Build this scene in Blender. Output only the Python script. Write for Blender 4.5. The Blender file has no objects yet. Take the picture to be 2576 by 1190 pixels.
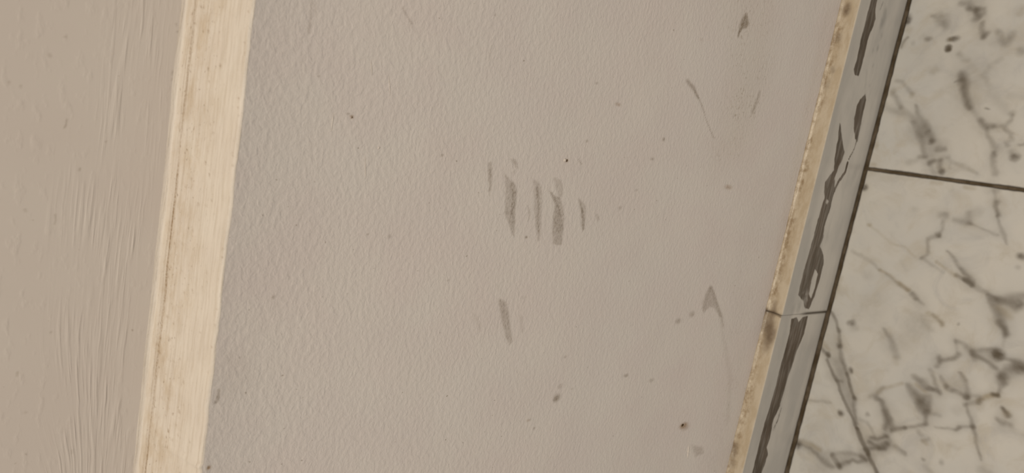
import bpy, math
import numpy as np

# ------------------------------------------------------------------ camera, world, lamp, exposure
scene = bpy.context.scene
col = scene.collection
from mathutils import Matrix

FPX = 1640.0                       # focal length in photograph pixels (2576 x 1190)
# rows: image right, image down, depth; columns: along the wall, out of the wall, up
R = np.array([[-0.17738, 0.63568567, -0.75129226],
              [0.97323637, 0.22664025, -0.03801544],
              [0.14610719, -0.73792813, -0.65887386]])
CAM = np.array([0.0, 0.33, 0.79084])

cam_data = bpy.data.cameras.new('camera')
cam_data.sensor_fit = 'HORIZONTAL'
cam_data.sensor_width = 36.0
cam_data.lens = 36.0 * FPX / 2576.0
cam_data.clip_start = 0.01
cam_data.dof.use_dof = True
cam_data.dof.focus_distance = 0.475
cam_data.dof.aperture_fstop = 10.0
cam = bpy.data.objects.new('camera', cam_data)
col.objects.link(cam)
m = Matrix.Identity(4)
for i in range(3):
    m[i][0] = R[0][i]
    m[i][1] = -R[1][i]
    m[i][2] = -R[2][i]
    m[i][3] = CAM[i]
cam.matrix_world = m
scene.camera = cam

world = bpy.data.worlds.new('room_light')
scene.world = world
world.use_nodes = True
bg = world.node_tree.nodes['Background']
bg.inputs[0].default_value = (0.76, 0.84, 1.0, 1.0)
bg.inputs[1].default_value = 0.300

lamp_data = bpy.data.lights.new('ceiling_lamp', 'AREA')
lamp_data.shape = 'DISK'
lamp_data.size = 0.30
lamp_data.energy = 71.0
lamp_data.color = (1.0, 0.867, 0.684)
lamp = bpy.data.objects.new('ceiling_lamp', lamp_data)
col.objects.link(lamp)
lamp.location = (0.05, 1.55, 2.75)      # faces straight down from the ceiling

scene.view_settings.view_transform = 'Standard'
scene.view_settings.look = 'None'
scene.view_settings.gamma = 1.0
scene.view_settings.use_curve_mapping = False
scene.view_settings.exposure = 0.0

# ------------------------------------------------------------------ measuring helpers
def at(px, py, axis, val):
    """the point where the view ray of a photograph pixel meets the plane axis = val"""
    d = R.T @ np.array([(px - 1288.0) / FPX, (py - 595.0) / FPX, 1.0])
    return CAM + d * ((val - CAM[axis]) / d[axis])

SK_T = 0.0184        # skirting thickness
SK_H = 0.1111        # skirting height
UP_Y = -0.0433       # set-back of the upper wall
def on_wall(px, py):
    p = at(px, py, 1, 0.0); return p[0], p[2]
def on_upper(px, py):
    p = at(px, py, 1, UP_Y); return p[0], p[2]
def on_front(px, py):
    p = at(px, py, 1, SK_T); return p[0], p[2]
def on_top(px, py):
    p = at(px, py, 2, SK_H); return p[0], p[1]
def on_floor(px, py):
    p = at(px, py, 2, 0.0); return p[0], p[1]

_rng = np.random.default_rng(7)
_tab = _rng.random((256, 256))
def vnoise(x, y, seed=0):
    x = np.asarray(x, float) + seed * 17.31; y = np.asarray(y, float) + seed * 9.77
    xi = np.floor(x).astype(int); yi = np.floor(y).astype(int)
    fx = x - xi; fy = y - yi
    fx = fx * fx * (3 - 2 * fx); fy = fy * fy * (3 - 2 * fy)
    a = _tab[xi & 255, yi & 255]; b = _tab[(xi + 1) & 255, yi & 255]
    c = _tab[xi & 255, (yi + 1) & 255]; d = _tab[(xi + 1) & 255, (yi + 1) & 255]
    return (a * (1 - fx) + b * fx) * (1 - fy) + (c * (1 - fx) + d * fx) * fy
def fbm(x, y, seed=0, oct=4):
    s = 0; a = 0.5; t = 0
    for o in range(oct):
        s = s + a * vnoise(np.asarray(x) * 2 ** o, np.asarray(y) * 2 ** o, seed + o * 3); t += a; a *= 0.5
    return s / t
def sstep(a, b, x):
    t = np.clip((x - a) / (b - a), 0, 1); return t * t * (3 - 2 * t)

class Paint:
    """stains and veins worked out over the points (u, v) of one surface, in metres"""
    def __init__(self, u, v, nch=4, warp=0.0006, wscale=160.0, seed=1):
        self.shape = u.shape
        self.u0 = u.ravel(); self.v0 = v.ravel()
        self.u = self.u0 + (fbm(self.u0 * wscale, self.v0 * wscale, seed) - .5) * 2 * warp
        self.v = self.v0 + (fbm(self.u0 * wscale, self.v0 * wscale, seed + 40) - .5) * 2 * warp
        self.c = np.zeros((self.u.size, nch))
    def sel(self, pts, pad):
        lo = pts.min(0) - pad; hi = pts.max(0) + pad
        return np.nonzero((self.u > lo[0]) & (self.u < hi[0]) & (self.v > lo[1]) & (self.v < hi[1]))[0]
    def put(self, ids, a, ch):
        self.c[ids, ch] = np.maximum(self.c[ids, ch], np.clip(a, 0, 1))
    def add(self, ids, a, ch):
        self.c[ids, ch] = 1 - (1 - self.c[ids, ch]) * (1 - np.clip(a, 0, 1))
    def line(self, pts, width, strength, ch, soft=0.6, grain=0.45, widths=None, gs=260.0):
        pts = np.array(pts, float); n = len(pts)
        if widths is None: widths = np.full(n, width)
        else: widths = np.array(widths) * width
        pad = widths.max() * 2 + 0.002
        ids = self.sel(pts, pad)
        if ids.size == 0: return
        p = np.stack([self.u[ids], self.v[ids]], 1)
        best = np.full(ids.size, 9.0)
        for i in range(n - 1):
            a, b = pts[i], pts[i + 1]; ab = b - a
            t = np.clip(((p - a) @ ab) / max(ab @ ab, 1e-12), 0, 1)
            d = np.linalg.norm(p - (a + t[:, None] * ab), axis=1) / ((widths[i] * (1 - t) + widths[i + 1] * t) * .5)
            best = np.minimum(best, d)
        g = 1 - grain + grain * 2 * fbm(self.u0[ids] * gs, self.v0[ids] * gs, 5)
        a = sstep(1 + soft, 1 - soft, best) * strength * g
        self.add(ids, a, ch)
    def blob(self, c, r, strength, ch, rv=None, rot=0.0, soft=0.7, grain=0.4):
        c = np.array(c, float); rv = rv or r; pad = max(r, rv) * 2
        ids = self.sel(np.array([c]), pad)
        if ids.size == 0: return
        du = self.u[ids] - c[0]; dv = self.v[ids] - c[1]
        cs, sn = math.cos(rot), math.sin(rot)
        d = np.hypot((du * cs + dv * sn) / r, (-du * sn + dv * cs) / rv)
        g = 1 - grain + grain * 2 * fbm(self.u0[ids] * 300, self.v0[ids] * 300, 8)
        self.add(ids, sstep(1 + soft, 1 - soft, d) * strength * g, ch)
    def poly(self, pts, feather, strength, ch, grain=0.4, gs=300.0, erase=False, grow=0.0):
        pts = np.array(pts, float); n = len(pts)
        ids = self.sel(pts, feather * 2 + grow)
        if ids.size == 0: return
        x = self.u[ids]; y = self.v[ids]
        inside = np.zeros(ids.size, bool); best = np.full(ids.size, 9.0)
        p = np.stack([x, y], 1)
        for i in range(n):
            a = pts[i]; b = pts[(i + 1) % n]; ab = b - a
            with np.errstate(divide='ignore', invalid='ignore'):
                cr = ((a[1] > y) != (b[1] > y)) & (x < (b[0] - a[0]) * (y - a[1]) / (b[1] - a[1] + 1e-15) + a[0])
            inside ^= cr
            t = np.clip(((p - a) @ ab) / max(ab @ ab, 1e-12), 0, 1)
            best = np.minimum(best, np.linalg.norm(p - (a + t[:, None] * ab), axis=1))
        sd = np.where(inside, best, -best) + grow
        g = 1 - grain + grain * 2 * fbm(self.u0[ids] * gs, self.v0[ids] * gs, 11)
        a = sstep(-feather, feather, sd) * strength * g
        if erase: self.c[ids, ch] *= 1 - np.clip(a, 0, 1)
        else: self.add(ids, a, ch)
    def out(self):
        if self.c.shape[1] < 4:
            return np.concatenate([self.c, np.zeros((len(self.c), 4 - self.c.shape[1]))], 1)
        return self.c

# ------------------------------------------------------------------ mesh helpers
def grid_obj(name, P, mat, parent=None, closed=False, caps=False, attrs=None, flip=False, smooth=True):
    """P (m, n, 3): one grid mesh; closed joins the second axis; caps close both ends of the first"""
    mrows, n = P.shape[:2]
    idx = np.arange(mrows * n).reshape(mrows, n)
    if closed: nx = np.concatenate([idx, idx[:, :1]], 1)
    else: nx = idx
    a = nx[:-1, :-1].ravel(); b = nx[1:, :-1].ravel(); c = nx[1:, 1:].ravel(); d = nx[:-1, 1:].ravel()
    q = np.stack([a, d, c, b] if flip else [a, b, c, d], 1).astype(np.int32)
    loops = q.ravel(); starts = np.arange(len(q)) * 4; tot = np.full(len(q), 4)
    if caps:
        c0 = idx[0] if not flip else idx[0][::-1]
        c1 = idx[-1][::-1] if not flip else idx[-1]
        loops = np.concatenate([loops, c0, c1]); starts = np.concatenate([starts, [len(q) * 4, len(q) * 4 + n]])
        tot = np.concatenate([tot, [n, n]])
    me = bpy.data.meshes.new(name)
    me.vertices.add(mrows * n); me.vertices.foreach_set('co', P.reshape(-1).astype(np.float32))
    me.loops.add(len(loops)); me.loops.foreach_set('vertex_index', loops.astype(np.int32))
    me.polygons.add(len(starts)); me.polygons.foreach_set('loop_start', starts.astype(np.int32))
    me.polygons.foreach_set('loop_total', tot.astype(np.int32))
    me.update(calc_edges=True)
    sm = np.full(len(starts), smooth)
    if caps: sm[-2:] = False
    me.polygons.foreach_set('use_smooth', sm)
    for k, v in (attrs or {}).items():
        ca = me.color_attributes.new(k, 'FLOAT_COLOR', 'POINT')
        ca.data.foreach_set('color', v.reshape(-1).astype(np.float32))
    me.materials.append(mat)
    o = bpy.data.objects.new(name, me); col.objects.link(o); o.parent = parent
    return o
def structure(o, label, cat):
    o['kind'] = 'structure'; o['label'] = label; o['category'] = cat
    return o
def graded(lo, hi, step, far_lo, far_hi):
    f = np.arange(lo, hi, step)
    a = lo - (lo - far_lo) * (np.linspace(1, 0, 15)[:-1] ** 2)
    b = f[-1] + (far_hi - f[-1]) * (np.linspace(0, 1, 15)[1:] ** 2)
    return np.concatenate([a, f, b])

# ------------------------------------------------------------------ materials
class G:
    def __init__(self, name, rough=0.5, spec=0.3):
        self.m = bpy.data.materials.new(name); self.m.use_nodes = True
        self.t = self.m.node_tree; self.b = self.t.nodes['Principled BSDF']
        self.b.inputs['Roughness'].default_value = rough
        self.b.inputs['Specular IOR Level'].default_value = spec
        self.co = self.n('ShaderNodeTexCoord').outputs['Object']
    def n(self, kind, **kw):
        nd = self.t.nodes.new(kind)
        for k, v in kw.items(): setattr(nd, k, v)
        return nd
    def link(self, a, b): self.t.links.new(a, b)
    def sock(self, node, i, v):
        if hasattr(v, 'is_output'): self.link(v, node.inputs[i])
        else: node.inputs[i].default_value = v
    def stretch(self, s, loc=(0, 0, 0), vec=None):
        nd = self.n('ShaderNodeMapping'); self.link(vec or self.co, nd.inputs['Vector'])
        nd.inputs['Scale'].default_value = s; nd.inputs['Location'].default_value = loc
        return nd.outputs[0]
    def noise(self, scale, detail=3, rough=.5, vec=None, dist=0.0):
        nd = self.n('ShaderNodeTexNoise'); self.link(vec or self.co, nd.inputs['Vector'])
        nd.inputs['Scale'].default_value = scale; nd.inputs['Detail'].default_value = detail
        nd.inputs['Roughness'].default_value = rough; nd.inputs['Distortion'].default_value = dist
        return nd.outputs['Fac']
    def ramp(self, v, lo, hi, a=0.0, b=1.0):
        nd = self.n('ShaderNodeMapRange', interpolation_type='SMOOTHSTEP'); self.link(v, nd.inputs[0])
        for i, x in enumerate((lo, hi, a, b)): nd.inputs[i + 1].default_value = x
        return nd.outputs[0]
    def math(self, op, a, b=0.0, clamp=False):
        nd = self.n('ShaderNodeMath', operation=op); nd.use_clamp = clamp
        self.sock(nd, 0, a); self.sock(nd, 1, b); return nd.outputs[0]
    def mix(self, fac, a, b):
        nd = self.n('ShaderNodeMix', data_type='RGBA')
        self.sock(nd, 0, fac)
        for i, v in ((6, a), (7, b)):
            self.sock(nd, i, v if hasattr(v, 'is_output') else (*v, 1.0))
        return nd.outputs[2]
    def attr(self, name):
        nd = self.n('ShaderNodeAttribute', attribute_name=name)
        s = self.n('ShaderNodeSeparateColor'); self.link(nd.outputs['Color'], s.inputs[0])
        return s.outputs[0], s.outputs[1], s.outputs[2], nd.outputs['Alpha'], nd.outputs['Vector']
    def bump(self, h, dist, strength=1.0, normal=None):
        nd = self.n('ShaderNodeBump'); nd.inputs['Distance'].default_value = dist
        nd.inputs['Strength'].default_value = strength; self.link(h, nd.inputs['Height'])
        if normal is not None: self.link(normal, nd.inputs['Normal'])
        return nd.outputs[0]
    def done(self, color, normal=None, rough=None):
        self.sock(self.b, 'Base Color', color if hasattr(color, 'is_output') else (*color, 1.0))
        if normal is not None: self.link(normal, self.b.inputs['Normal'])
        if rough is not None: self.link(rough, self.b.inputs['Roughness'])
        return self.m

PAINT = (0.600, 0.548, 0.498)
PAINT2 = (0.590, 0.528, 0.485)

def mat_lower_wall():
    g = G('cream_wall_paint', 0.55, 0.25)
    r, gch, b, al, _ = g.attr('stain')
    c = g.mix(g.ramp(g.noise(22, 3), .35, .65), PAINT, PAINT2)
    c = g.mix(g.ramp(g.noise(7, 4, .6), .3, .7, 0, .35), c, (0.575, 0.545, 0.505))
    fine = g.ramp(g.noise(900, 3, .65, g.stretch((.55, 1, 1))), .3, .7, .55, 1.15)
    c = g.mix(g.math('MULTIPLY', r, fine, True), c, (0.155, 0.112, 0.066))
    c = g.mix(g.math('MULTIPLY', gch, fine, True), c, (0.22, 0.12, 0.035))
    # sparse fly specks
    sp = g.ramp(g.noise(330, 1, .4), .765, .81)
    c = g.mix(g.math('MULTIPLY', sp, .55), c, (0.2, 0.16, 0.11))
    # dusty splashes near the floor, where the dust mask is set
    d = g.ramp(g.noise(420, 5, .65, g.stretch((.7, 1, 1))), .53, .68)
    c = g.mix(g.math('MULTIPLY', g.math('MULTIPLY', d, g.math('MULTIPLY', al, g.ramp(g.noise(38, 3, .6), .38, .66))), .85, True), c, (0.24, 0.185, 0.125))
    c = g.mix(g.math('MULTIPLY', al, .14), c, (0.40, 0.33, 0.24))
    # roller stipple
    st = g.noise(370, 4, .55, g.stretch((.7, 1, 1)), .3)
    n1 = g.bump(g.ramp(st, .3, .75), .00018)
    n2 = g.bump(g.noise(200, 2, .5, g.stretch((.7, 1, 1))), .00022, 1.0, n1)
    return g.done(c, n2)

def mat_upper_wall():
    g = G('brushed_wall_paint', 0.55, 0.25)
    r, gch, b, al, _ = g.attr('stain')
    nd = g.n('ShaderNodeAttribute', attribute_name='stroke'); sv = nd.outputs['Vector']
    c = g.mix(g.ramp(g.noise(18, 3), .35, .65), (0.535, 0.480, 0.424), (0.525, 0.466, 0.412))
    c = g.mix(g.math('MULTIPLY', r, .9, True), c, (0.2, 0.155, 0.10))
    sp = g.ramp(g.noise(300, 1, .4), .765, .82)
    c = g.mix(g.math('MULTIPLY', sp, .4), c, (0.25, 0.19, 0.13))
    s1 = g.noise(1.0, 2, .5, g.stretch((30, 560, 1), vec=sv))
    s2 = g.noise(1.0, 1, .5, g.stretch((24, 240, 1), (3, 7, 0), vec=sv))
    h = g.math('ADD', g.ramp(s1, .46, .72), g.math('MULTIPLY', g.ramp(s2, .5, .75), 1.1))
    h = g.math('MULTIPLY', h, b)
    n1 = g.bump(h, .00017)
    lump = g.ramp(g.noise(210, 3, .5, g.stretch((.5, 1, 1))), .52, .78)
    n2 = g.bump(g.math('MULTIPLY', lump, g.ramp(b, 0, 1, 1, .4)), .00013, 1.0, n1)
    return g.done(c, n2)

def mat_ledge():
    g = G('brushed_ledge_paint', 0.5, 0.3)
    r, gch, b, al, _ = g.attr('stain')
    nd = g.n('ShaderNodeAttribute', attribute_name='stroke'); sv = nd.outputs['Vector']
    c = g.mix(g.ramp(g.noise(45, 3), .35, .65), (0.622, 0.562, 0.484), (0.600, 0.536, 0.460))
    ln = g.noise(1.0, 5, .62, g.stretch((34, 620, 1), vec=sv))
    c = g.mix(g.math('MULTIPLY', g.ramp(ln, .45, .75), .42), c, (0.43, 0.345, 0.24))
    blot = g.noise(95, 5, .7, g.stretch((.5, 1, 1)))
    c = g.mix(g.math('MULTIPLY', g.math('MULTIPLY', g.ramp(blot, .40, .72), gch), .5), c, (0.43, 0.325, 0.205))
    fine = g.ramp(g.noise(800, 2, .6), .3, .7, .45, 1.2)
    c = g.mix(g.math('MULTIPLY', r, fine, True), c, (0.22, 0.135, 0.06))
    sp = g.ramp(g.noise(700, 2, .5, g.stretch((.6, 1, 1))), .64, .75)
    c = g.mix(g.math('MULTIPLY', g.math('MULTIPLY', sp, gch), .6), c, (0.2, 0.13, 0.07))
    n1 = g.bump(g.ramp(ln, .4, .75), .00018)
    n2 = g.bump(g.noise(520, 3, .55), .00016, 1.0, n1)
    return g.done(c, n2)

def marble_base(g):
    c = g.mix(g.ramp(g.noise(12, 4, .6), .35, .65), (0.510, 0.490, 0.445), (0.472, 0.462, 0.432))
    c = g.mix(g.ramp(g.noise(34, 4, .6, None, .6), .46, .72, 0, .75), c, (0.43, 0.398, 0.338))
    c = g.mix(g.ramp(g.noise(26, 5, .65, g.stretch((1, 1, 1), (3, 5, 1)), .8), .50, .75, 0, .6), c, (0.385, 0.376, 0.36))
    return c

def wild_veins(g, c, mask=None):
    """natural veining for the marble that the close-up does not reach"""
    def put(c, vein, k, colr):
        f = g.math('MULTIPLY', vein, k, True)
        if mask is not None: f = g.math('MULTIPLY', f, mask, True)
        return g.mix(f, c, colr)
    for (sc, loc, w, lo, hi, st) in ((9, (0, 0, 0), .030, .40, .60, .85), (17, (4, 2, 1), .030, .45, .62, .75), (30, (7, 3, 2), .035, .52, .68, .6)):
        v = g.noise(sc, 4, .6, g.stretch((1, 1, 1), loc), .9)
        dist = g.math('ABSOLUTE', g.math('SUBTRACT', v, .5))
        gate = g.ramp(g.noise(sc * .8, 3, .5, g.stretch((1, 1, 1), (loc[1], loc[2], 5))), lo, hi, 0, st)
        c = put(c, g.ramp(dist, 0.0, w * 3, .35, 0), gate, (0.25, 0.233, 0.205))
        c = put(c, g.ramp(dist, 0.0, w * .8, 1, 0), gate, (0.092, 0.075, 0.052))
    return put(c, g.ramp(g.noise(75, 2, .4), .70, .78), .7, (0.09, 0.075, 0.055))

def mat_tile():
    g = G('veined_marble', 0.32, 0.35)
    r, gch, b, al, _ = g.attr('stain')
    far = g.attr('beyond')[0]
    c = marble_base(g)
    c = wild_veins(g, c, far)
    c = g.mix(b, c, (0.25, 0.233, 0.205))                     # soft grey clouding
    c = g.mix(gch, c, (0.235, 0.18, 0.09))                    # rust in the veins
    c = g.mix(r, c, (0.092, 0.075, 0.052))                    # dark veins
    c = g.mix(al, c, (0.045, 0.032, 0.018))                   # dirt along the joints
    return g.done(c)

def mat_tile_plain():
    g = G('veined_marble_far', 0.32, 0.35)
    return g.done(wild_veins(g, marble_base(g)))

def mat_skirting():
    g = G('grey_marble_skirting', 0.38, 0.35)
    r, gch, b, al, _ = g.attr('stain')
    st = g.stretch((.35, 1, 1))
    c = g.mix(g.ramp(g.noise(28, 4, .6, st), .35, .65), (0.50, 0.468, 0.415), (0.41, 0.388, 0.350))
    c = g.mix(g.ramp(g.noise(75, 4, .6, st), .5, .75, 0, .4), c, (0.36, 0.34, 0.31))
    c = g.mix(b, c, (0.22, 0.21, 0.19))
    brown = g.mix(g.ramp(g.noise(60, 3, .6, st), .35, .65), (0.046, 0.029, 0.013), (0.075, 0.050, 0.030))
    rag = g.noise(1.0, 4, .6, g.stretch((110, 420, 420)))
    r2 = g.ramp(g.math('ADD', r, g.math('MULTIPLY', g.math('SUBTRACT', rag, .5), .75)), .20, .80)
    r2 = g.math('MULTIPLY', r2, g.ramp(g.noise(1.0, 3, .5, g.stretch((40, 300, 300))), .3, .6, .78, 1.0))
    c = g.mix(r2, c, brown)
    # old cream paint lying on the top edge, grimy towards the wall
    cream = g.mix(g.ramp(g.noise(140, 4, .6, st), .4, .65), (0.47, 0.40, 0.30), (0.41, 0.335, 0.235))
    nd = g.n('ShaderNodeAttribute', attribute_name='paint')
    sp = g.n('ShaderNodeSeparateColor'); g.link(nd.outputs['Color'], sp.inputs[0])
    grime = g.ramp(g.noise(230, 4, .65, g.stretch((.55, 1, 1))), .38, .68)
    cream = g.mix(g.math('MULTIPLY', g.math('MULTIPLY', grime, sp.outputs[1]), .8, True), cream, (0.21, 0.14, 0.07))
    cream = g.mix(sp.outputs[2], cream, (0.12, 0.082, 0.05))
    c = g.mix(sp.outputs[0], c, cream)
    c = g.mix(al, c, (0.05, 0.036, 0.02))
    nb = g.bump(g.math('MULTIPLY', g.noise(260, 3, .6), sp.outputs[0]), .0004)
    return g.done(c, nb)

def mat_grout():
    g = G('dark_joint_dirt', 0.9, 0.1)
    c = g.mix(g.ramp(g.noise(60, 3), .35, .65), (0.066, 0.048, 0.028), (0.115, 0.090, 0.062))
    return g.done(c, g.bump(g.noise(300, 3), .0006))

def mat_simple(name, colr, rough=0.55):
    g = G(name, rough, 0.2)
    return g.done(g.mix(g.ramp(g.noise(500, 2), .3, .7), colr, tuple(x * .85 for x in colr)))

M_LOW = mat_lower_wall(); M_UP = mat_upper_wall(); M_LEDGE = mat_ledge()
M_TILE = mat_tile(); M_TILE_FAR = mat_tile_plain(); M_SK = mat_skirting(); M_GROUT = mat_grout()
M_NUB = mat_simple('paint_nub', (0.58, 0.52, 0.46)); M_PIT_SHADE = mat_simple('pit_dirt_shade', (0.07, 0.042, 0.018), .9)  # dark brown of the pits, also painted in as shade beside a nub

# ------------------------------------------------------------------ ledge lines, measured
led_R = [(641, 0), (635.7, 50), (631, 95), (580, 540), (573, 600), (568, 655), (519, 1080), (515, 1130), (509, 1185)]
led_L = [(468, 0), (461, 50), (457, 95), (408.7, 540), (403, 600), (400, 655), (355, 1080), (348, 1130), (341, 1185)]
LIP = 0.0038            # the lower wall swells outwards under the ledge
aR = np.array([at(*p, 1, LIP)[[0, 2]] for p in led_R]); aL = np.array([on_upper(*p) for p in led_L])
kR = np.polyfit(aR[:, 0], aR[:, 1], 1); kL = np.polyfit(aL[:, 0], aL[:, 1], 1)
def arris_z(x):
    chip = on_wall(509, 1166)
    return np.polyval(kR, x) + .0020 + (fbm(x * 60, x * 0, 21) - .5) * .0011 + (fbm(x * 300, x * 0, 23) - .5) * .0004 \
        + .0007 * np.exp(-((x - chip[0]) / .0012) ** 2)
def back_z(x):
    return np.polyval(kL, x) - .0014 + (fbm(x * 45, x * 0, 22) - .5) * .0010

# ------------------------------------------------------------------ lower wall
xs = graded(-0.235, 0.375, 0.0009, -1.6, 1.8)
cols_px = np.arange(560, 1990, 3.0)
zt = np.array([on_wall(p, 595)[1] for p in cols_px])
zt = np.sort(zt); zt = np.concatenate([[0.0, 0.05], zt[(zt > .095) & (zt < .6805)], [.6815]])
zrel = zt / zt[-1]
X = np.repeat(xs[:, None], len(zt), 1)
top = arris_z(xs) - 0.0022
Z = zt[None, :] + (top[:, None] - zt[-1]) * sstep(.60, zt[-1], zt)[None, :]
lip = LIP * np.exp(-(top[:, None] - Z) / .030)
Y = lip + (fbm(X * 9, Z * 9, 31, 3) - .5) * .0022 * sstep(0, .06, top[:, None] - Z) * sstep(.10, .16, Z)
Pw = np.stack([X, Y, Z], 2)
pt = Paint(X, Z, 4, warp=.0005, wscale=240)
W = lambda pts: [on_wall(*p) for p in pts]
s = 1 / 3600.0      # metres per photograph pixel near the middle of the wall
def smear(pts, st=.5, f=2.2, ch=0, grain=.45): pt.poly(W(pts), f * s, st * 1.2, ch, grain, 500)
def dot(x, y, r, st=.7, ch=0, rv=None, rot=0.0, soft=.7):
    k = np.hypot(*(np.array(on_wall(x, y + 5)) - np.array(on_wall(x, y - 5)))) / 10
    kz = np.hypot(*(np.array(on_wall(x + 5, y)) - np.array(on_wall(x - 5, y)))) / 10
    pt.blob(on_wall(x, y), r * k, st, ch, (rv or r) * kz, rot, soft)
def scratch(pts, w, st, ch=0, widths=None, soft=.6): pt.line(W(pts), w * s, st * 1.3, ch, soft, .45, widths, 500)
# the cluster of scuffs in the middle
smear([(1228, 408), (1235, 406), (1239, 415), (1239, 440), (1236, 472), (1232, 494), (1230, 470), (1228, 440)], .30)
scratch([(1233, 425), (1234, 450), (1232, 480)], 4, .22)
smear([(1284, 400), (1297, 400), (1302, 412), (1303, 426), (1296, 420), (1290, 410)], .30)
smear([(1289, 430), (1297, 430), (1295, 440), (1291, 441)], .16)
smear([(1269, 436), (1285, 453), (1296, 462), (1301, 480), (1299, 510), (1296, 550), (1296, 575), (1293, 597), (1287, 588), (1280, 562), (1269, 540), (1272, 500), (1273, 465)], .30)
smear([(1280, 455), (1293, 465), (1299, 482), (1297, 512), (1292, 540), (1287, 530), (1290, 490)], .22)
scratch([(1290, 478), (1290, 505), (1288, 540)], 4, .30)
smear([(1273, 530), (1290, 535), (1294, 560), (1286, 575), (1278, 552)], .14)
smear([(1340, 450), (1352, 455), (1362, 470), (1364, 490), (1362, 530), (1362, 570), (1357, 606), (1352, 606), (1347, 570), (1343, 530), (1344, 490)], .24)
scratch([(1351, 472), (1354, 500), (1355, 525), (1353, 555), (1354, 585)], 7, .42, widths=[1, .9, .6, .7, .4])
smear([(1326, 515), (1332, 528), (1334, 540), (1332, 552), (1329, 558), (1329, 536)], .26, 1.8)
smear([(1392, 447), (1402, 447), (1412, 455), (1418, 478), (1414, 496), (1404, 492), (1398, 475)], .22)
smear([(1381, 478), (1396, 493), (1408, 495), (1416, 520), (1419, 545), (1417, 580), (1412, 617), (1391, 615), (1389, 590), (1392, 540), (1395, 515)], .34)
scratch([(1384, 482), (1395, 503), (1403, 520), (1410, 545)], 7, .34, widths=[.5, .9, 1.1, .7])
smear([(1392, 540), (1408, 530), (1416, 560), (1412, 590), (1398, 585)], .16)
smear([(1452, 497), (1466, 507), (1474, 520), (1473, 550), (1470, 575), (1466, 584), (1461, 570), (1461, 540), (1457, 515)], .28)
scratch([(1460, 512), (1465, 535), (1467, 555), (1466, 575)], 8, .42, widths=[.5, 1, 1, .5])
smear([(1499, 537), (1505, 540), (1508, 552), (1503, 558)], .28)
# the paler scuffs below
smear([(1254, 750), (1263, 753), (1275, 762), (1281, 795), (1288, 860), (1281, 868), (1271, 843), (1261, 800)], .34, 3)
smear([(1249, 714), (1254, 720), (1259, 735), (1254, 733)], .13)
smear([(1188, 786), (1198, 792), (1211, 822), (1207, 838), (1198, 815)], .11, 4)
smear([(1304, 790), (1314, 797), (1318, 835), (1312, 836), (1308, 812)], .13, 3)
smear([(1310, 745), (1326, 745), (1325, 751), (1312, 752)], .10)
for a in ((1400, 1001, 9, .62, 7), (1397, 1004, 5, .4, 5), (1409, 972, 6, .34, 5), (1741, 790, 7, .40, 6), (1706, 808, 6, .38, 7),
          (1574, 944, 3.5, .5, 5), (1638, 957, 4, .32, 6), (1421, 898, 3, .4, 3), (1477, 355, 4, .5, 3), (1642, 400, 4, .5, 4),
          (1562, 523, 4, .3, 5), (1602, 479, 3, .35, 3), (1324, 597, 3, .7, 3), (1670, 351, 5, .55, 3), (1343, 1078, 3, .4, 3),
          (1332, 1056, 3, .25, 3), (980, 595, 5, .4, 4), (925, 590, 3, .4, 3), (686, 745, 4, .55, 4), (1502, 209, 3, .4, 3),
          (1438, 978, 2.5, .3, 3), (1128, 705, 2.5, .4, 3), (1245, 38, 3, .4, 3), (1112, 390, 3, .5, 3), (800, 190, 2.5, .5, 3)):
    dot(a[0], a[1], a[2], a[3], 0, a[4])
for a in ((884, 294, 3.5, .7, 4), (1424, 404, 4, .8, 5), (1831, 471, 5, .55, 8), (1555, 263, 4, .6, 6), (1720, 1071, 6, .8, 8),  # brown specks, one of them painted in as shade beside the nub
          (1725, 1076, 6, .4, 8), (1327, 1057, 3, .3, 4), (1765, 100, 4, .15, 5), (520, 1168, 5, .7, 5)):
    dot(a[0], a[1], a[2], a[3], 1, a[4])
scratch([(872, 285), (880, 290), (886, 296)], 4, .3)
# the leaf-shaped mark, the long scratch and the arrow head further down the wall
smear([(1877, 30), (1882, 44), (1885, 60), (1878, 72), (1868, 74), (1861, 86), (1855, 99), (1858, 80), (1863, 55), (1870, 40)], .55, 3.4)
scratch([(1876, 42), (1869, 60), (1861, 82), (1855, 98)], 9, .62, widths=[1, 1.2, .8, .4])
scratch([(1730, 205), (1745, 222), (1757, 248)], 12, .42, widths=[1, 1.1, .6], soft=.9)
scratch([(1750, 232), (1763, 258), (1775, 295), (1786, 325), (1797, 347)], 6, .30, widths=[1, 1.1, .7, .6, .8])
smear([(1787, 716), (1797, 735), (1806, 765), (1818, 800), (1808, 795), (1797, 775), (1785, 772), (1768, 790), (1766, 765), (1775, 735)], .30, 4)
scratch([(1787, 722), (1780, 745), (1770, 775)], 12, .18, soft=.9)
scratch([(1790, 725), (1800, 755), (1812, 790), (1818, 820)], 12, .20, soft=.9)
scratch([(1813, 795), (1818, 840), (1826, 890), (1836, 950), (1830, 1060)], 22, .09, soft=1)
scratch([(1912, 230), (1905, 255), (1894, 282)], 14, .36, widths=[.7, 1, 1.1], soft=.9)
smear([(1740, 1120), (1768, 1125), (1770, 1140), (1748, 1150)], .24, 7)
scratch([(1045, 50), (1030, 62), (1048, 84)], 3, .10)
scratch([(1010, 18), (1028, 50), (1036, 62)], 3.5, .22)
scratch([(782, 0), (780, 30), (774, 80)], 5, .20, soft=.9)
scratch([(788, 10), (794, 40)], 4, .12, soft=.9)
scratch([(1236, 115), (1230, 150)], 3, .12)
scratch([(1456, 402), (1462, 412)], 3, .4)
scratch([(545, 975), (542, 1000), (536, 1005)], 6, .4)
smear([(560, 880), (620, 890), (640, 950), (600, 990), (545, 1000), (548, 930)], .05, 22)
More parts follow.
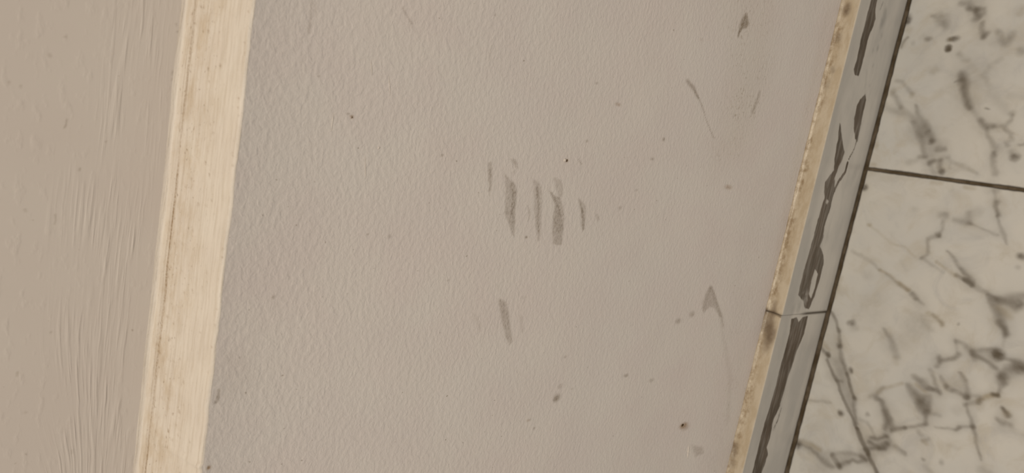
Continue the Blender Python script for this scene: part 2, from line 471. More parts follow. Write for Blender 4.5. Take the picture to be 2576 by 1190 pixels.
# dusty splash zones
pt.poly(W([(1810, -40), (1960, -40), (1930, 180), (1880, 390), (1800, 420), (1830, 250), (1850, 100)]), .028, 1.0, 3, .2, 60)
pt.poly(W([(1880, 500), (1950, 420), (1900, 800), (1820, 1190), (1760, 1190), (1800, 900)]), .03, .35, 3, .5, 60)
pt.line(W([(2100, -60), (1925, 780), (1800, 1300)]), .012, .5, 3, 1.0, .5)
wall_lower = structure(grid_obj('wall_lower', Pw, M_LOW, attrs={'stain': pt.out()}, flip=True),
                       'cream painted lower wall with dark scuff marks above the marble skirting', 'wall')

# tiny nubs, pits, a dent and one nub's painted shade on the lower wall
def nub(name, px, py, r, h, mat, ru=None, rot=0.0, pit_or_shade=False):
    x, z = on_wall(px, py); ru = ru or r
    rings, seg = 5, 14
    P = np.zeros((rings, seg, 3))
    ang = np.linspace(0, 2 * math.pi, seg, endpoint=False)
    for i in range(rings):
        t = i / (rings - 1)
        rr = math.cos(t * math.pi / 2 * .96)
        a = ru * np.cos(ang) * rr * (1 + .12 * np.sin(3 * ang)); b = r * np.sin(ang) * rr
        P[i, :, 0] = x + a * math.cos(rot) - b * math.sin(rot)
        P[i, :, 2] = z + a * math.sin(rot) + b * math.cos(rot)
        P[i, :, 1] = -h * .4 + h * 1.4 * math.sin(t * math.pi / 2)
    # sit it on the real surface
    j = np.argmin(abs(xs - x)); kk = np.argmin(abs(Z[j] - z)); P[..., 1] += Y[j, kk]
    return grid_obj(name, P, mat, wall_lower, closed=True, caps=True)
nub('paint_nub', 1421, 403, .0014, .0007, M_NUB)
nub('paint_nub', 953, 372, .0006, .0004, M_NUB, .0010, .5)
nub('pit_or_shade', 1718, 1070, .0022, .0003, M_PIT_SHADE, .0016)
nub('pit_or_shade', 885, 295, .0003, .0002, M_PIT_SHADE, .0005, .8)
nub('pit_or_shade', 1426, 404, .0007, .0003, M_PIT_SHADE, .0011)  # shaded side of the first nub, put in as a dark cap
nub('dent_rim', 1732, 1137, .0016, .0009, M_NUB, .0085, -.22)
for (x0, y0, x1, y1) in ((931, 143, 935, 190), (976, 185, 981, 240), (918, 385, 920, 450), (839, 278, 832, 332)):
    a = np.array(on_wall(x0, y0)); b = np.array(on_wall(x1, y1)); d = b - a
    nub('paint_ridge', (x0 + x1) / 2, (y0 + y1) / 2, .00035, .00018, M_NUB, np.hypot(*d) / 2, math.atan2(d[1], d[0]))

# ------------------------------------------------------------------ the ledge between the two wall faces
zb = back_z(xs); za = arris_z(xs)
n_face = 46
t = np.linspace(0, 1, n_face)
# concave fillet up the upper wall, sloping face, rounded nose, a little way down the lower wall
fil = np.linspace(0, 1, 7)[:-1]
yy = [np.full(len(xs), UP_Y) + .0030 * f ** 2.2 for f in fil]
zz = [zb + .0032 * (1 - f) ** 2.2 for f in fil]
y_end = LIP - .0024
z_end = za - .0002
for tt in t:
    yy.append(np.full(len(xs), UP_Y + .0030 + (y_end - UP_Y - .0030) * tt))
    zz.append(zb - .0002 + (z_end - zb + .0002) * tt + (fbm(xs * 40, xs * 0 + tt * 6, 51) - .5) * .0006 * math.sin(math.pi * tt))
for f in np.linspace(0, 1, 8)[1:]:
    a = f * math.pi / 2
    yy.append(np.full(len(xs), y_end + .0024 * math.sin(a) ** .9))
    zz.append(z_end - .0022 * (1 - math.cos(a)) * 1.0)
yy.append(np.full(len(xs), LIP - .0012)); zz.append(z_end - .0040)
Yl = np.stack(yy, 1); Zl = np.stack(zz, 1); Xl = np.repeat(xs[:, None], Yl.shape[1], 1)
# distance across the face, used for strokes and dirt
arc = np.concatenate([np.zeros((len(xs), 1)), np.cumsum(np.hypot(np.diff(Yl, axis=1), np.diff(Zl, axis=1)), 1)], 1)
stroke = np.stack([Xl, arc + (fbm(Xl * 5, arc * 30, 61) - .5) * .002, Xl * 0, Xl * 0 + 1], 2)
pl = Paint(Xl, arc, 4, warp=.0004, wscale=120)
L0 = arc[:, 6].mean(); L1 = arc[:, 6 + n_face - 1].mean()
xw = np.linspace(-.3, .45, 90)
def wav(base, amp, sd, sc=18): return base + (fbm(xw * sc, xw * 0, sd) - .5) * amp
pl.line(np.stack([xw, wav(L0 + .0042, .0016, 71)], 1), .0013, .66, 0, .8, .9, None, 45)
pl.line(np.stack([xw, wav(L0 + .0021, .0014, 72)], 1), .0009, .26, 0, .9, 1.0, None, 30)
pl.line(np.stack([xw, wav(L0 + .0085, .0020, 73)], 1), .0010, .14, 0, .9, 1.0, None, 60)
pl.line(np.stack([xw, wav(L0 + .0175, .0030, 74)], 1), .0016, .10, 0, .9, 1.0, None, 60)
pl.c[:, 1] = (1.05 - sstep(L0 + .010, L1 - .006, arc).ravel() * .85) * sstep(0, L0 + .002, arc).ravel()
rg = np.random.default_rng(3)
for k in range(70):
    u = rg.uniform(-.06, .22); v = L0 + rg.uniform(.002, .038); r_ = rg.uniform(.0003, .0007)
    pl.blob((u, v), r_ * 1.4, rg.uniform(.25, .7), 0, r_, 0, .5)
for k in range(26):
    pl.blob((rg.uniform(-.06, .22), L1 + rg.uniform(0, .002)), .0005, rg.uniform(.2, .5), 0, .0006)
xl_ = at(482, 57, 1, -.04)[0]; pl.blob((xl_, L0 + .0055), .0006, .95, 0, .0005)
ledge = structure(grid_obj('trim_1', np.stack([Xl, Yl, Zl], 2), M_LEDGE, attrs={'stain': pl.out(), 'stroke': stroke}),
                  'bright sloping cream ledge with brush marks and a dirty line between the wall faces', 'ledge')

# ------------------------------------------------------------------ upper wall
zu = np.concatenate([np.arange(0, .086, .00055), .086 + (1.9 - .086) * np.linspace(0, 1, 16)[1:] ** 2])
Xu = np.repeat(xs[:, None], len(zu), 1)
Zu = (zb + .0028)[:, None] + zu[None, :]
Yu = UP_Y + (fbm(Xu * 8, Zu * 8, 81, 3) - .5) * .0016 * sstep(0, .03, zu)[None, :]
pu = Paint(Xu, Zu, 4, warp=.0003)
UP = lambda pts: [on_upper(*p) for p in pts]
su = 1 / 5200.0
for (pts, w, st) in (([(168, 300), (166, 316), (162, 322)], 4, .45), ([(139, 540), (140, 555), (137, 562)], 4, .35), ([(202, 423), (201, 428)], 4, .4),
                     ([(164, 92), (168, 92)], 5, .3), ([(123, 138), (126, 141)], 7, .3), ([(52, 215), (53, 218)], 5, .3), ([(23, 204), (22, 208)], 5, .3),
                     ([(435, 180), (434, 186)], 5, .4), ([(434, 197), (433, 201)], 4, .35), ([(446, 77), (446, 79)], 4, .5), ([(44, 935), (43, 944)], 4, .4),
                     ([(62, 1036), (65, 1037)], 6, .3), ([(128, 836), (128, 838)], 4, .5), ([(266, 355), (268, 357)], 4, .35), ([(181, 1132), (181, 1140)], 4, .25),
                     ([(62, 528), (65, 530)], 6, .3), ([(443, 60), (444, 63)], 4, .35)):
    pu.line(UP(pts), w * su, st, 0, .8)
# zone where the paint was drawn out with a brush, and the run of its strokes
ax = Xu; up = zu[None, :] + 0 * Xu
edge = .040 + (fbm(Xu * 22, Zu * 0, 91) - .5) * .016 - .012 * sstep(.06, .0, Xu) 
bz = sstep(edge + .010, edge - .010, up) * sstep(.000, .006, up)
bz = bz * (.10 + .90 * sstep(.36, .58, fbm(Xu * 30, up * 90, 93)))
pu.c[:, 2] = bz.ravel()
bend = np.clip(Xu - .115, 0, None) ** 2 * 2.2 * sstep(.010, .045, up)
su_ = np.stack([Xu, up + bend + (fbm(Xu * 10, up * 30, 95) - .5) * .0016, Xu * 0, Xu * 0 + 1], 2)
wall_upper = structure(grid_obj('wall_upper', np.stack([Xu, Yu, Zu], 2), M_UP, attrs={'stain': pu.out(), 'stroke': su_}, flip=True),
                       'beige painted upper wall with drawn-out brush strokes above the bright ledge', 'wall')

# ------------------------------------------------------------------ marble skirting, slab by slab
base = bpy.data.objects.new('baseboard_front', None); col.objects.link(base)
structure(base, 'low grey marble skirting with brown stains along the foot of the wall', 'skirting')
JX = on_front(2050, 787)[0]
SLAB = 0.60
F = lambda pts: [on_front(*p) for p in pts]
def skirting_slab(x0, x1, dense, dy=0.0, seed=0):
    gap = .00018
    if dense:
        lo, hi = max(x0 + gap, -.255), min(x1 - gap, .385)
        sx = np.arange(lo, hi, .0011)
        pre = [] if lo == x0 + gap else np.linspace(x0 + gap, lo, 6)[:-1]
        post = [x1 - gap] if hi == x1 - gap else np.linspace(hi, x1 - gap, 6)
        sx = np.concatenate([pre, sx, post])
    else:
        sx = np.linspace(x0 + gap, x1 - gap, 40)
    n = len(sx)
    yy, zz, kind = [], [], []
    T = SK_T + dy
    seam = .0009 + .0022 * fbm(sx * 70, sx * 0, 101 + seed) + .0010 * (fbm(sx * 260, sx * 0, 104 + seed) - .5)
    # top face from the wall outwards
    ty = np.linspace(0, T - .0012, 15)
    for a in ty:
        yy.append(np.full(n, a)); zz.append(SK_H + seam * 1.1 * np.exp(-(a / .0016) ** 2) + (fbm(sx * 120, sx * 0 + a * 300, 107) - .5) * .0005 * (1 - a / T)); kind.append(0)
    for f in (.25, .5, .75, 1.0):
        a = f * math.pi / 2
        yy.append(np.full(n, T - .0012 + .0012 * math.sin(a))); zz.append(np.full(n, SK_H - .0012 * (1 - math.cos(a)))); kind.append(0 if f < .8 else 1)
    for h in np.linspace(SK_H - .0012, .0006, 74)[1:]:
        yy.append(np.full(n, T)); zz.append(np.full(n, h)); kind.append(1)
    yy.append(np.full(n, T - .001)); zz.append(np.full(n, .0002)); kind.append(1)
    yy.append(np.full(n, .0012)); zz.append(np.full(n, .0002)); kind.append(1)
    yy.append(np.full(n, .0012)); zz.append(np.full(n, SK_H - .003)); kind.append(1)
    Y_ = np.stack(yy, 1); Z_ = np.stack(zz, 1); X_ = np.repeat(sx[:, None], Y_.shape[1], 1)
    Y_[:, 0] = -.0006; Y_[:, -3:] = np.minimum(Y_[:, -3:], T); Y_[:, -2:] = .0012
    k = np.array(kind)
    p = Paint(X_, Z_, 4, warp=.0011, wscale=150, seed=seed + 2)
    front = np.repeat((k == 1)[None, :], n, 0).ravel()
    if dense:
        st = lambda pts, f=.0017, v=1.0, g=.14: p.poly(F(pts), f, v, 0, g, 120, False, .0007)
        st([(2224, -130), (2205, -50), (2192, 0), (2179, 50), (2166, 101), (2156, 151), (2148, 174), (2150, 187), (2160, 189), (2164, 175), (2174, 140), (2182, 100), (2193, 72), (2202, 48), (2201, 25), (2206, 0), (2216, -50), (2228, -110)])
        st([(2176, 237), (2178, 252), (2171, 282), (2166, 308), (2161, 333), (2156, 355), (2151, 348), (2149, 323), (2150, 297), (2156, 267), (2164, 252)])
        p.line(F([(2156, 350), (2149, 373), (2136, 400)]), .0022, .9, 0, .5, .2)
        p.line(F([(2132, 411), (2126, 434), (2111, 454), (2096, 485)]), .0048, 1.0, 0, .4, .1)
        st([(2113, 310), (2108, 353), (2101, 393), (2098, 428), (2076, 459), (2073, 484), (2075, 499), (2063, 535), (2048, 592), (2035, 640), (2023, 681), (2013, 721), (2009, 741), (2020, 756),
            (2025, 774), (2035, 776), (2048, 746), (2061, 706), (2071, 666), (2071, 645), (2062, 620), (2071, 595), (2073, 570), (2088, 524), (2098, 479), (2101, 440), (2116, 408), (2124, 383), (2118, 353)])
        p.poly(F([(2050, 676), (2057, 690), (2048, 730), (2040, 752), (2035, 740), (2042, 705)]), .0012, .95, 0, .2, 120, True)
        p.poly(F([(2120, 395), (2112, 425), (2098, 455), (2092, 470), (2105, 430)]), .0009, .55, 0, .2, 120, True)
        p.poly(F([(2016, 735), (2040, 715), (2030, 770), (2018, 768)]), .003, .35, 0, .9, 160, True)
        p.poly(F([(2080, 500), (2086, 505), (2080, 515), (2076, 510)]), .0008, .55, 0, .2, 120, True)
        st([(1992, 804), (2006, 800), (2009, 815), (2020, 800), (2033, 797), (2023, 842), (2003, 888), (1995, 913), (1982, 953), (1972, 988), (1962, 1024), (1947, 1054), (1937, 1104), (1929, 1125),
            (1932, 1145), (1917, 1190), (1903, 1240), (1880, 1310), (1858, 1380), (1862, 1300), (1880, 1240), (1894, 1190), (1912, 1114), (1927, 1059), (1940, 1019), (1952, 978), (1962, 933), (1975, 888), (1987, 842)])
        p.line(F([(1966, 1030), (1957, 1060), (1947, 1080)]), .0030, .65, 0, .8, .5)
        for (x, y, r, v) in ((2226, 30, .0030, .35), (2224, 48, .0042, .42), (2218, 58, .0035, .4), (2218, 90, .002, .35), (2196, 128, .0016, .45), (2208, 122, .0022, .45),
                             (2196, 165, .0014, .35), (2188, 215, .0013, .3), (2062, 300, .003, .2), (2150, 440, .004, .2), (2080, 600, .004, .2), (2010, 770, .005, .4), (1995, 780, .004, .3)):
            p.blob(F([(x, y)])[0], r * 1.6, v, 2, r)
        p.line(F([(2222, 4), (2217, 16), (2213, 26)]), .0022, .85, 2, .5, .2, [.6, 1, .5])
        for (a, b) in (((2040, 200), (2010, 330)), ((2075, 560), (2045, 700)), ((1990, 900), (1950, 1080)), ((2180, 180), (2160, 330))):
            p.line(F([a, ((a[0] + b[0]) / 2 + 4, (a[1] + b[1]) / 2), b]), .004, .22, 2, 1.0, .6)
    rs = np.random.default_rng(60 + seed)
    for j in range(5):      # the dirty-water stains go on along the rest of the skirting
        cx = rs.uniform(x0 + .06, x1 - .06)
        if -.30 < cx < .44: continue
        ln = rs.uniform(.03, .09); zc = rs.uniform(.055, .085)
        if cx - ln < .42 and cx + ln > -.28: continue
        p.poly([(cx - ln, zc - .004), (cx - ln * .4, zc + .008), (cx + ln * .5, zc + .009), (cx + ln, zc + .002), (cx + ln * .3, zc - .010), (cx - ln * .5, zc - .008)], .003, 1.0, 0, .14, 60)
    p.c[:, 2] = 1 - (1 - p.c[:, 2]) * (1 - .22 * sstep(.082, .098, Z_.ravel() + (fbm(X_.ravel() * 30, Z_.ravel() * 30, 119) - .5) * .02))  # front slightly darker towards its top edge
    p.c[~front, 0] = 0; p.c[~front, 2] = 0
    # dirt at the foot, at the joint ends
    zz_ = Z_.ravel(); xx_ = X_.ravel()
    foot = sstep(.0042, .0008, zz_ + (fbm(xx_ * 60, xx_ * 0, 111) - .5) * .003)
    ends = sstep(.0028, .0006, np.minimum(xx_ - x0, x1 - xx_)) * np.where(front, sstep(.075, .05, zz_), .3)
    p.c[:, 3] = np.where(front, np.maximum(foot * .85, ends * .9), ends)
    top = ~front
    yv = Y_.ravel()
    pa = np.zeros((X_.size, 4)); pa[:, 3] = 1
    pa[:, 0] = np.where(top, 1.0, 0.0)
    pa[:, 0] *= np.where(yv > T - .0004, 0.5, 1.0)
    gr = sstep(.0125, .002, yv) * (.35 + .9 * sstep(.35, .65, fbm(xx_ * 35, xx_ * 0 + yv * 60, 115)))
    pa[:, 1] = np.clip(gr, 0, 1)
    if dense:
        q = Paint(X_, Y_, 1, warp=.0012, wscale=90, seed=9)
        for (x, y, r, v) in ((2130, 24, .0045, .75), (2108, 95, .004, .4), (2095, 175, .003, .4), (2080, 215, .004, .3), (1927, 784, .0035, .8), (1946, 785, .004, .7),
                             (1932, 812, .0075, .62), (1936, 832, .008, .62), (1938, 848, .007, .55), (1928, 870, .006, .4), (1850, 1125, .005, .45), (1846, 1140, .004, .45), (1842, 1165, .005, .35), (1950, 765, .003, .4)):
            q.blob(on_top(x, y), r * 1.3, v, 0, r * .8)
        q.line([on_top(1925, 783), on_top(1948, 786), on_top(1966, 797)], .0028, .75, 0, .6, .5)
        pa[:, 2] = np.where(top, q.c[:, 0], 0)
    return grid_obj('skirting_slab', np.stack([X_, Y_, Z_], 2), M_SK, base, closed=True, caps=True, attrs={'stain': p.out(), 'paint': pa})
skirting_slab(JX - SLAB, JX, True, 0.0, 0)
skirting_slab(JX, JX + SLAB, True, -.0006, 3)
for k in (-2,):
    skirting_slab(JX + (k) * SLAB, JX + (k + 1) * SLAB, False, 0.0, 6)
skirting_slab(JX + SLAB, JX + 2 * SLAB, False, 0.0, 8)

# ------------------------------------------------------------------ floor: dark joints with marble tiles laid in them
def floor_bed():
    xx = np.linspace(-1.6, 1.8, 120); yy = np.concatenate([np.linspace(0.0, .3, 40), np.linspace(.3, 2.2, 20)[1:]])
    A, B = np.meshgrid(xx, yy, indexing='ij')
    return np.stack([A, B, -.0016 + (fbm(A * 90, B * 90, 121) - .5) * .0007], 2)
floor = structure(grid_obj('floor', floor_bed(), M_GROUT), 'white marble tiled floor with grey-brown veins and dark joints', 'floor')
TJX = on_floor(2378, 450)[0]
tj0 = on_floor(2181, 424); tj1 = on_floor(2576, 478)
skew = (tj1[0] - tj0[0]) / (tj1[1] - tj0[1])          # the joint does not quite run square to the wall
TILE = 0.60
Y0 = SK_T + .0030
def jointx(y, k): return tj0[0] + skew * (y - tj0[1]) + k * TILE
FL = lambda pts: [on_floor(*p) for p in pts]
sf = 1 / 2330.0      # metres per photograph pixel on the floor
def veins(p):
    def L(pts, w, v=.6, ch=0, widths=None, soft=.8, g=.5):
        q = FL(pts)
        p.line(q, w * sf * 1.15, v * .92, ch, min(1.0, soft + .15), g, widths, 150)
        if ch == 0: p.line(q, w * sf * 3.0, v * .38, 2, 1.0, .7, widths, 70)
    B = lambda x, y, r, v=.6, ch=0, rv=None, rot=0.0, soft=.8: p.blob(on_floor(x, y), r * sf, v, ch, (rv or r) * sf, rot, soft)
    # --- upper tile
    B(2385, 123, 7, 1.0, 0, 6.5); B(2385, 123, 7, 1.0, 0, 6); B(2399, 99, 7, .85, 0, 12, .2); B(2392, 101, 5, .5, 1); B(2335, 98, 7, .5, 0, 7); B(2325, 92, 9, .2, 2)
    B(2298, 107, 7, .3, 2, 5)
    L([(2345, 40), (2362, 42), (2372, 52), (2378, 64)], 20, .36, 0, [.4, .8, 1.1, .8]); B(2377, 58, 9, .3, 2)
    L([(2420, 6), (2436, 8), (2440, 20)], 12, .35, 0); B(2442, 21, 8, .4); B(2457, 23, 8, .5); L([(2457, 24), (2474, 22), (2474, 32), (2458, 42)], 10, .35)
    L([(2456, 32), (2459, 42), (2452, 48)], 11, .5, 0); L([(2470, 58), (2471, 75), (2474, 95)], 9, .5); L([(2484, 84), (2475, 94)], 9, .4)
    L([(2546, 85), (2540, 100), (2530, 108), (2520, 92), (2512, 80)], 13, .32); L([(2500, 106), (2530, 108), (2545, 92)], 14, .28, 2)
    B(2570, 128, 10, .35); L([(2576, 20), (2562, 36)], 10, .2, 1); B(2566, 30, 14, .2, 2)
    L([(2412, 138), (2422, 148), (2430, 150)], 11, .24); L([(2430, 155), (2455, 180), (2480, 205)], 12, .13, 1); L([(2517, 148), (2495, 165), (2478, 190), (2486, 215)], 10, .16, 0)
    B(2351, 177, 12, .22, 2); B(2351, 178, 8, .18, 1)
    L([(2421, 190), (2424, 205), (2427, 232), (2436, 258), (2442, 270)], 15, .66, 0, [1.1, 1.1, .9, .9, .8], .9, .3); L([(2402, 205), (2424, 200)], 10, .4, 0, [.4, 1]); L([(2440, 272), (2452, 285), (2466, 302)], 9, .22)
    L([(2256, 204), (2270, 206), (2283, 222), (2293, 238)], 8, .28, 0); L([(2247, 226), (2250, 240), (2262, 260), (2268, 270)], 10, .36, 0); L([(2293, 238), (2290, 245)], 8, .3, 1)
    L([(2225, 276), (2255, 280), (2285, 290), (2300, 300)], 12, .30, 2, None, 1); L([(2268, 270), (2290, 292), (2300, 310)], 9, .25, 2)
    L([(2302, 265), (2310, 285), (2322, 308), (2333, 328), (2345, 352)], 14, .40, 0, [.5, .8, 1, 1, 1], 1.0, .3); B(2343, 355, 7, .75); B(2333, 331, 6, .35)
    L([(2296, 306), (2308, 325), (2316, 342), (2322, 365), (2327, 393)], 13, .36, 0, [.5, .9, 1.1, .8, .7], 1.0, .3); B(2315, 340, 8, .4, 2); B(2300, 335, 22, .28, 2); B(2330, 340, 22, .30, 2)
    L([(2359, 377), (2372, 377)], 11, .5); B(2365, 362, 14, .22, 2); L([(2313, 394), (2328, 396)], 9, .35); L([(2280, 408), (2300, 406), (2315, 395)], 12, .25, 2); B(2289, 410, 9, .2, 2)
    L([(2338, 410), (2346, 406)], 10, .5); L([(2340, 412), (2346, 428), (2350, 438)], 9, .25); L([(2366, 404), (2364, 420), (2368, 432)], 10, .45); B(2368, 433, 7, .6); L([(2338, 405), (2368, 403)], 7, .3); L([(2345, 438), (2368, 436)], 9, .25, 2)
    L([(2376, 396), (2386, 395)], 9, .3, 2); L([(2384, 398), (2400, 410), (2430, 420), (2456, 435)], 8, .22, 0); L([(2392, 412), (2390, 425)], 6, .15)
    L([(2466, 302), (2472, 312), (2484, 317), (2500, 318)], 13, .55, 0, [.8, .9, 1, .7], .9, .3); L([(2500, 318), (2530, 318), (2545, 304), (2548, 292)], 7, .28); B(2546, 288, 7, .3)
    L([(2484, 320), (2482, 340), (2496, 358), (2506, 374), (2502, 388)], 10, .36, 0, [.7, .8, 1, 1.4, 1]); L([(2500, 388), (2500, 410), (2503, 440)], 9, .32)
    L([(2530, 325), (2543, 338), (2545, 352), (2532, 358), (2536, 366)], 8, .32); B(2552, 396, 8, .75, 0, 9); L([(2545, 385), (2552, 396)], 13, .3); L([(2562, 363), (2576, 362)], 6, .35)
    L([(2490, 232), (2512, 258), (2530, 282)], 13, .16, 0, None, 1); L([(2540, 242), (2576, 244)], 12, .12); B(2484, 272, 2.5, .6, 0, 5)
    B(2440, 220, 45, .12, 2); B(2350, 130, 60, .14, 2); B(2480, 150, 50, .12, 2); B(2420, 300, 60, .10, 2)
    L([(2285, 95), (2272, 108), (2266, 122)], 6, .45, 0, [.8, 1, .6]); B(2287, 75, 9, .25, 1)
    # --- lower tile
    L([(2500, 480), (2504, 500)], 6, .2); L([(2508, 510), (2503, 520), (2506, 535), (2510, 543)], 10, .55, 0, [1, .8, .8, .9]); L([(2506, 545), (2520, 575), (2528, 595), (2532, 615)], 8, .30, 0, [.5, 1, 1, .5])
    B(2490, 470, 14, .25, 2); B(2505, 478, 8, .25); B(2186, 564, 5, .42, 1, 5); L([(2190, 568), (2215, 588), (2240, 610), (2278, 622), (2300, 645)], 6, .17, 1); B(2304, 528, 8, .22, 2, 8)
    L([(2366, 540), (2378, 538), (2372, 560), (2372, 575), (2362, 592)], 9, .34, 0, [1.3, 1, .8, .8, .8]); B(2360, 590, 6, .45); L([(2362, 594), (2336, 602), (2334, 622), (2330, 642), (2318, 650)], 8, .34, 0)
    L([(2400, 552), (2430, 558), (2440, 545), (2438, 535)], 14, .26, 0, [.6, 1, 1.1, .8]); B(2438, 560, 6, .32); B(2458, 530, 11, .16); L([(2442, 562), (2475, 578), (2510, 592)], 6, .26)
    L([(2355, 658), (2385, 680), (2405, 695)], 7, .28, 1); L([(2381, 632), (2398, 648), (2412, 668), (2436, 700)], 8, .34, 0, [.4, 1, 1, .8]); B(2570, 646, 8, .75, 0, 9); B(2560, 674, 5, .25)
    L([(2318, 650), (2345, 668), (2372, 685)], 7, .2, 0); L([(2145, 632), (2190, 656), (2215, 678)], 7, .20, 0); L([(2215, 678), (2240, 695), (2262, 712), (2282, 730)], 7, .34, 1)
    L([(2230, 692), (2262, 716), (2285, 730), (2305, 752), (2322, 766)], 7, .26); L([(2296, 740), (2306, 752)], 11, .45); L([(2262, 714), (2285, 728)], 9, .3, 1); L([(2335, 786), (2356, 800), (2372, 818)], 9, .34, 1); L([(2345, 792), (2372, 818)], 6, .25)
    L([(2268, 655), (2282, 680)], 8, .15, 2); B(2184, 692, 14, .22, 2); B(2190, 780, 40, .18, 2)
    L([(2406, 694), (2428, 702), (2446, 715), (2466, 730), (2490, 742), (2506, 752)], 9, .38, 0, [.7, .8, 1.2, 1, .9, .8]); L([(2428, 704), (2444, 716)], 10, .80, 0, None, .6, .2)
    L([(2422, 676), (2446, 706)], 8, .28); L([(2505, 752), (2525, 756), (2550, 748), (2577, 745)], 16, .36, 0, [.8, 1, 1, 1]); L([(2536, 762), (2552, 778), (2566, 766)], 14, .40); B(2515, 756, 9, .4); B(2560, 765, 12, .4)
    L([(2486, 745), (2500, 770), (2512, 790), (2520, 812), (2530, 840)], 14, .42, 0, [.6, 1, 1.2, 1, .6]); L([(2518, 810), (2530, 840)], 12, .5); L([(2512, 775), (2540, 800)], 12, .3, 1); L([(2527, 840), (2522, 870)], 6, .16)
    B(2507, 890, 13, .85, 0, 14); B(2512, 895, 9, .5); L([(2507, 882), (2470, 880), (2445, 882)], 8, .30); L([(2404, 858), (2422, 866), (2440, 878), (2446, 890)], 12, .42, 0, [.7, .8, 1, 1]); L([(2446, 890), (2465, 900), (2490, 912), (2506, 926)], 9, .42, 0)
    L([(2446, 885), (2452, 905)], 10, .3); L([(2360, 900), (2366, 908), (2385, 906), (2402, 902), (2412, 892)], 10, .52, 0, [1, 1.1, .8, .8, 1]); L([(2366, 906), (2358, 922)], 10, .35); L([(2404, 860), (2408, 890)], 6, .2)
    L([(2520, 900), (2545, 906), (2577, 920)], 10, .4, 0, [.5, .8, 1.6]); B(2565, 922, 14, .5); L([(2536, 926), (2577, 930)], 14, .3)
    L([(2224, 826), (2240, 850), (2248, 870), (2256, 896)], 14, .36, 0, [.5, .8, 1, .9], 1.0, .3); L([(2252, 900), (2254, 915)], 10, .2, 1)
    B(2142, 812, 7, .65, 0, 10, .5); B(2148, 824, 11, .32, 2); B(2305, 815, 42, .34, 2, 30); L([(2320, 805), (2340, 828)], 14, .26, 2); B(2246, 860, 26, .16, 2); B(2410, 815, 3, .4)
    # double crack by the skirting
    L([(2084, 776), (2094, 790), (2104, 812), (2110, 832), (2112, 872)], 8, .52, 0, [.6, .9, 1, 1, 1.2], .7, .3); B(2110, 830, 7, .5); B(2111, 872, 8, .45); L([(2112, 872), (2116, 895), (2124, 920), (2130, 940)], 9, .46)
    L([(2130, 940), (2138, 965), (2142, 985), (2150, 1003)], 7, .62, 0, None, .6, .3); B(2150, 1003, 6, .5); L([(2150, 1003), (2146, 1022), (2152, 1045), (2156, 1065)], 8, .45)
    L([(2062, 870), (2072, 884), (2084, 895)], 8, .6); B(2082, 892, 8, .65, 0, 6); L([(2080, 905), (2088, 925), (2098, 945), (2108, 965), (2116, 990), (2124, 1012), (2136, 1035), (2148, 1060), (2156, 1078)], 8, .58, 0, None, .6, .3)
    L([(2156, 1078), (2164, 1098), (2176, 1125), (2184, 1140)], 10, .80, 0, [.9, 1, 1, 1.1], .6, .2); L([(2184, 1138), (2194, 1160), (2206, 1190), (2222, 1240)], 9, .72, 0, None, .6, .2)
    p.poly(FL([(2096, 900), (2122, 905), (2148, 1000), (2152, 1060), (2130, 1020), (2105, 950)]), .004, .34, 2, .3, 120); L([(2104, 957), (2118, 958)], 7, .4); B(2139, 932, 7, .75, 0, 5, .5); B(2088, 945, 14, .2, 2)
    B(2116, 1039, 8, .75, 0, 7, .7); B(2182, 1042, 6, .4, 0, 5); L([(2030, 1005), (2065, 1010), (2090, 1014)], 6, .22); L([(2165, 1055), (2180, 1062), (2192, 1080), (2198, 1095)], 7, .24)
    # network at the bottom
    L([(2208, 990), (2222, 978), (2245, 970), (2270, 966)], 8, .34, 1); L([(2190, 998), (2206, 992), (2224, 976)], 10, .28); L([(2205, 1003), (2216, 1010), (2226, 1032), (2236, 1052), (2244, 1068)], 13, .50, 0, [1, .8, 1, 1.3, 1], .8, .4)
    L([(2228, 1036), (2236, 1056), (2226, 1080)], 12, .48, 0, [1.2, 1.4, .7]); L([(2244, 1082), (2262, 1079), (2278, 1076)], 10, .66, 0, [1.1, 1, .8]); L([(2278, 1076), (2306, 1072), (2330, 1066)], 8, .38)
    L([(2192, 1100), (2206, 1104), (2228, 1098)], 9, .60); L([(2188, 1114), (2200, 1122), (2212, 1126), (2228, 1118)], 11, .68); L([(2176, 1130), (2196, 1130), (2224, 1128)], 9, .60); L([(2228, 1096), (2236, 1110), (2226, 1126)], 10, .36); B(2200, 1116, 18, .34, 2)
    L([(2238, 1118), (2258, 1128), (2276, 1142)], 9, .26)
    L([(2002, 1110), (2020, 1114), (2044, 1120), (2062, 1130)], 13, .40, 1, [1, 1.1, 1, .8]); L([(2016, 1118), (2040, 1130), (2056, 1142), (2076, 1164), (2092, 1176)], 10, .42, 0, [.7, .8, 1, 1.3, 1]); L([(2094, 1146), (2102, 1158), (2112, 1176)], 11, .62)
    B(2108, 1172, 8, .65); L([(2092, 1144), (2110, 1140), (2140, 1140), (2172, 1150)], 9, .26, 0); L([(2112, 1168), (2134, 1164), (2146, 1158), (2158, 1164), (2178, 1158)], 9, .46); L([(2166, 1148), (2182, 1156)], 10, .5); B(2074, 1180, 16, .34, 2); B(2130, 1148, 26, .28, 2, 12)
    L([(2285, 970), (2298, 990), (2308, 1005), (2320, 1020), (2328, 1036)], 16, .44, 0, [.6, 1, 1, 1.3, 1]); L([(2320, 1008), (2336, 1000), (2338, 1030), (2326, 1066)], 15, .44, 0, [1.2, .8, .8, .5]); B(2322, 1024, 14, .4)
    L([(2302, 950), (2318, 958), (2330, 972), (2345, 982)], 13, .40, 0, [1, 1.2, 1, .6]); L([(2340, 932), (2350, 955), (2360, 985)], 9, .34); L([(2336, 976), (2352, 982), (2362, 988)], 10, .50); L([(2305, 968), (2330, 985)], 8, .3, 1)
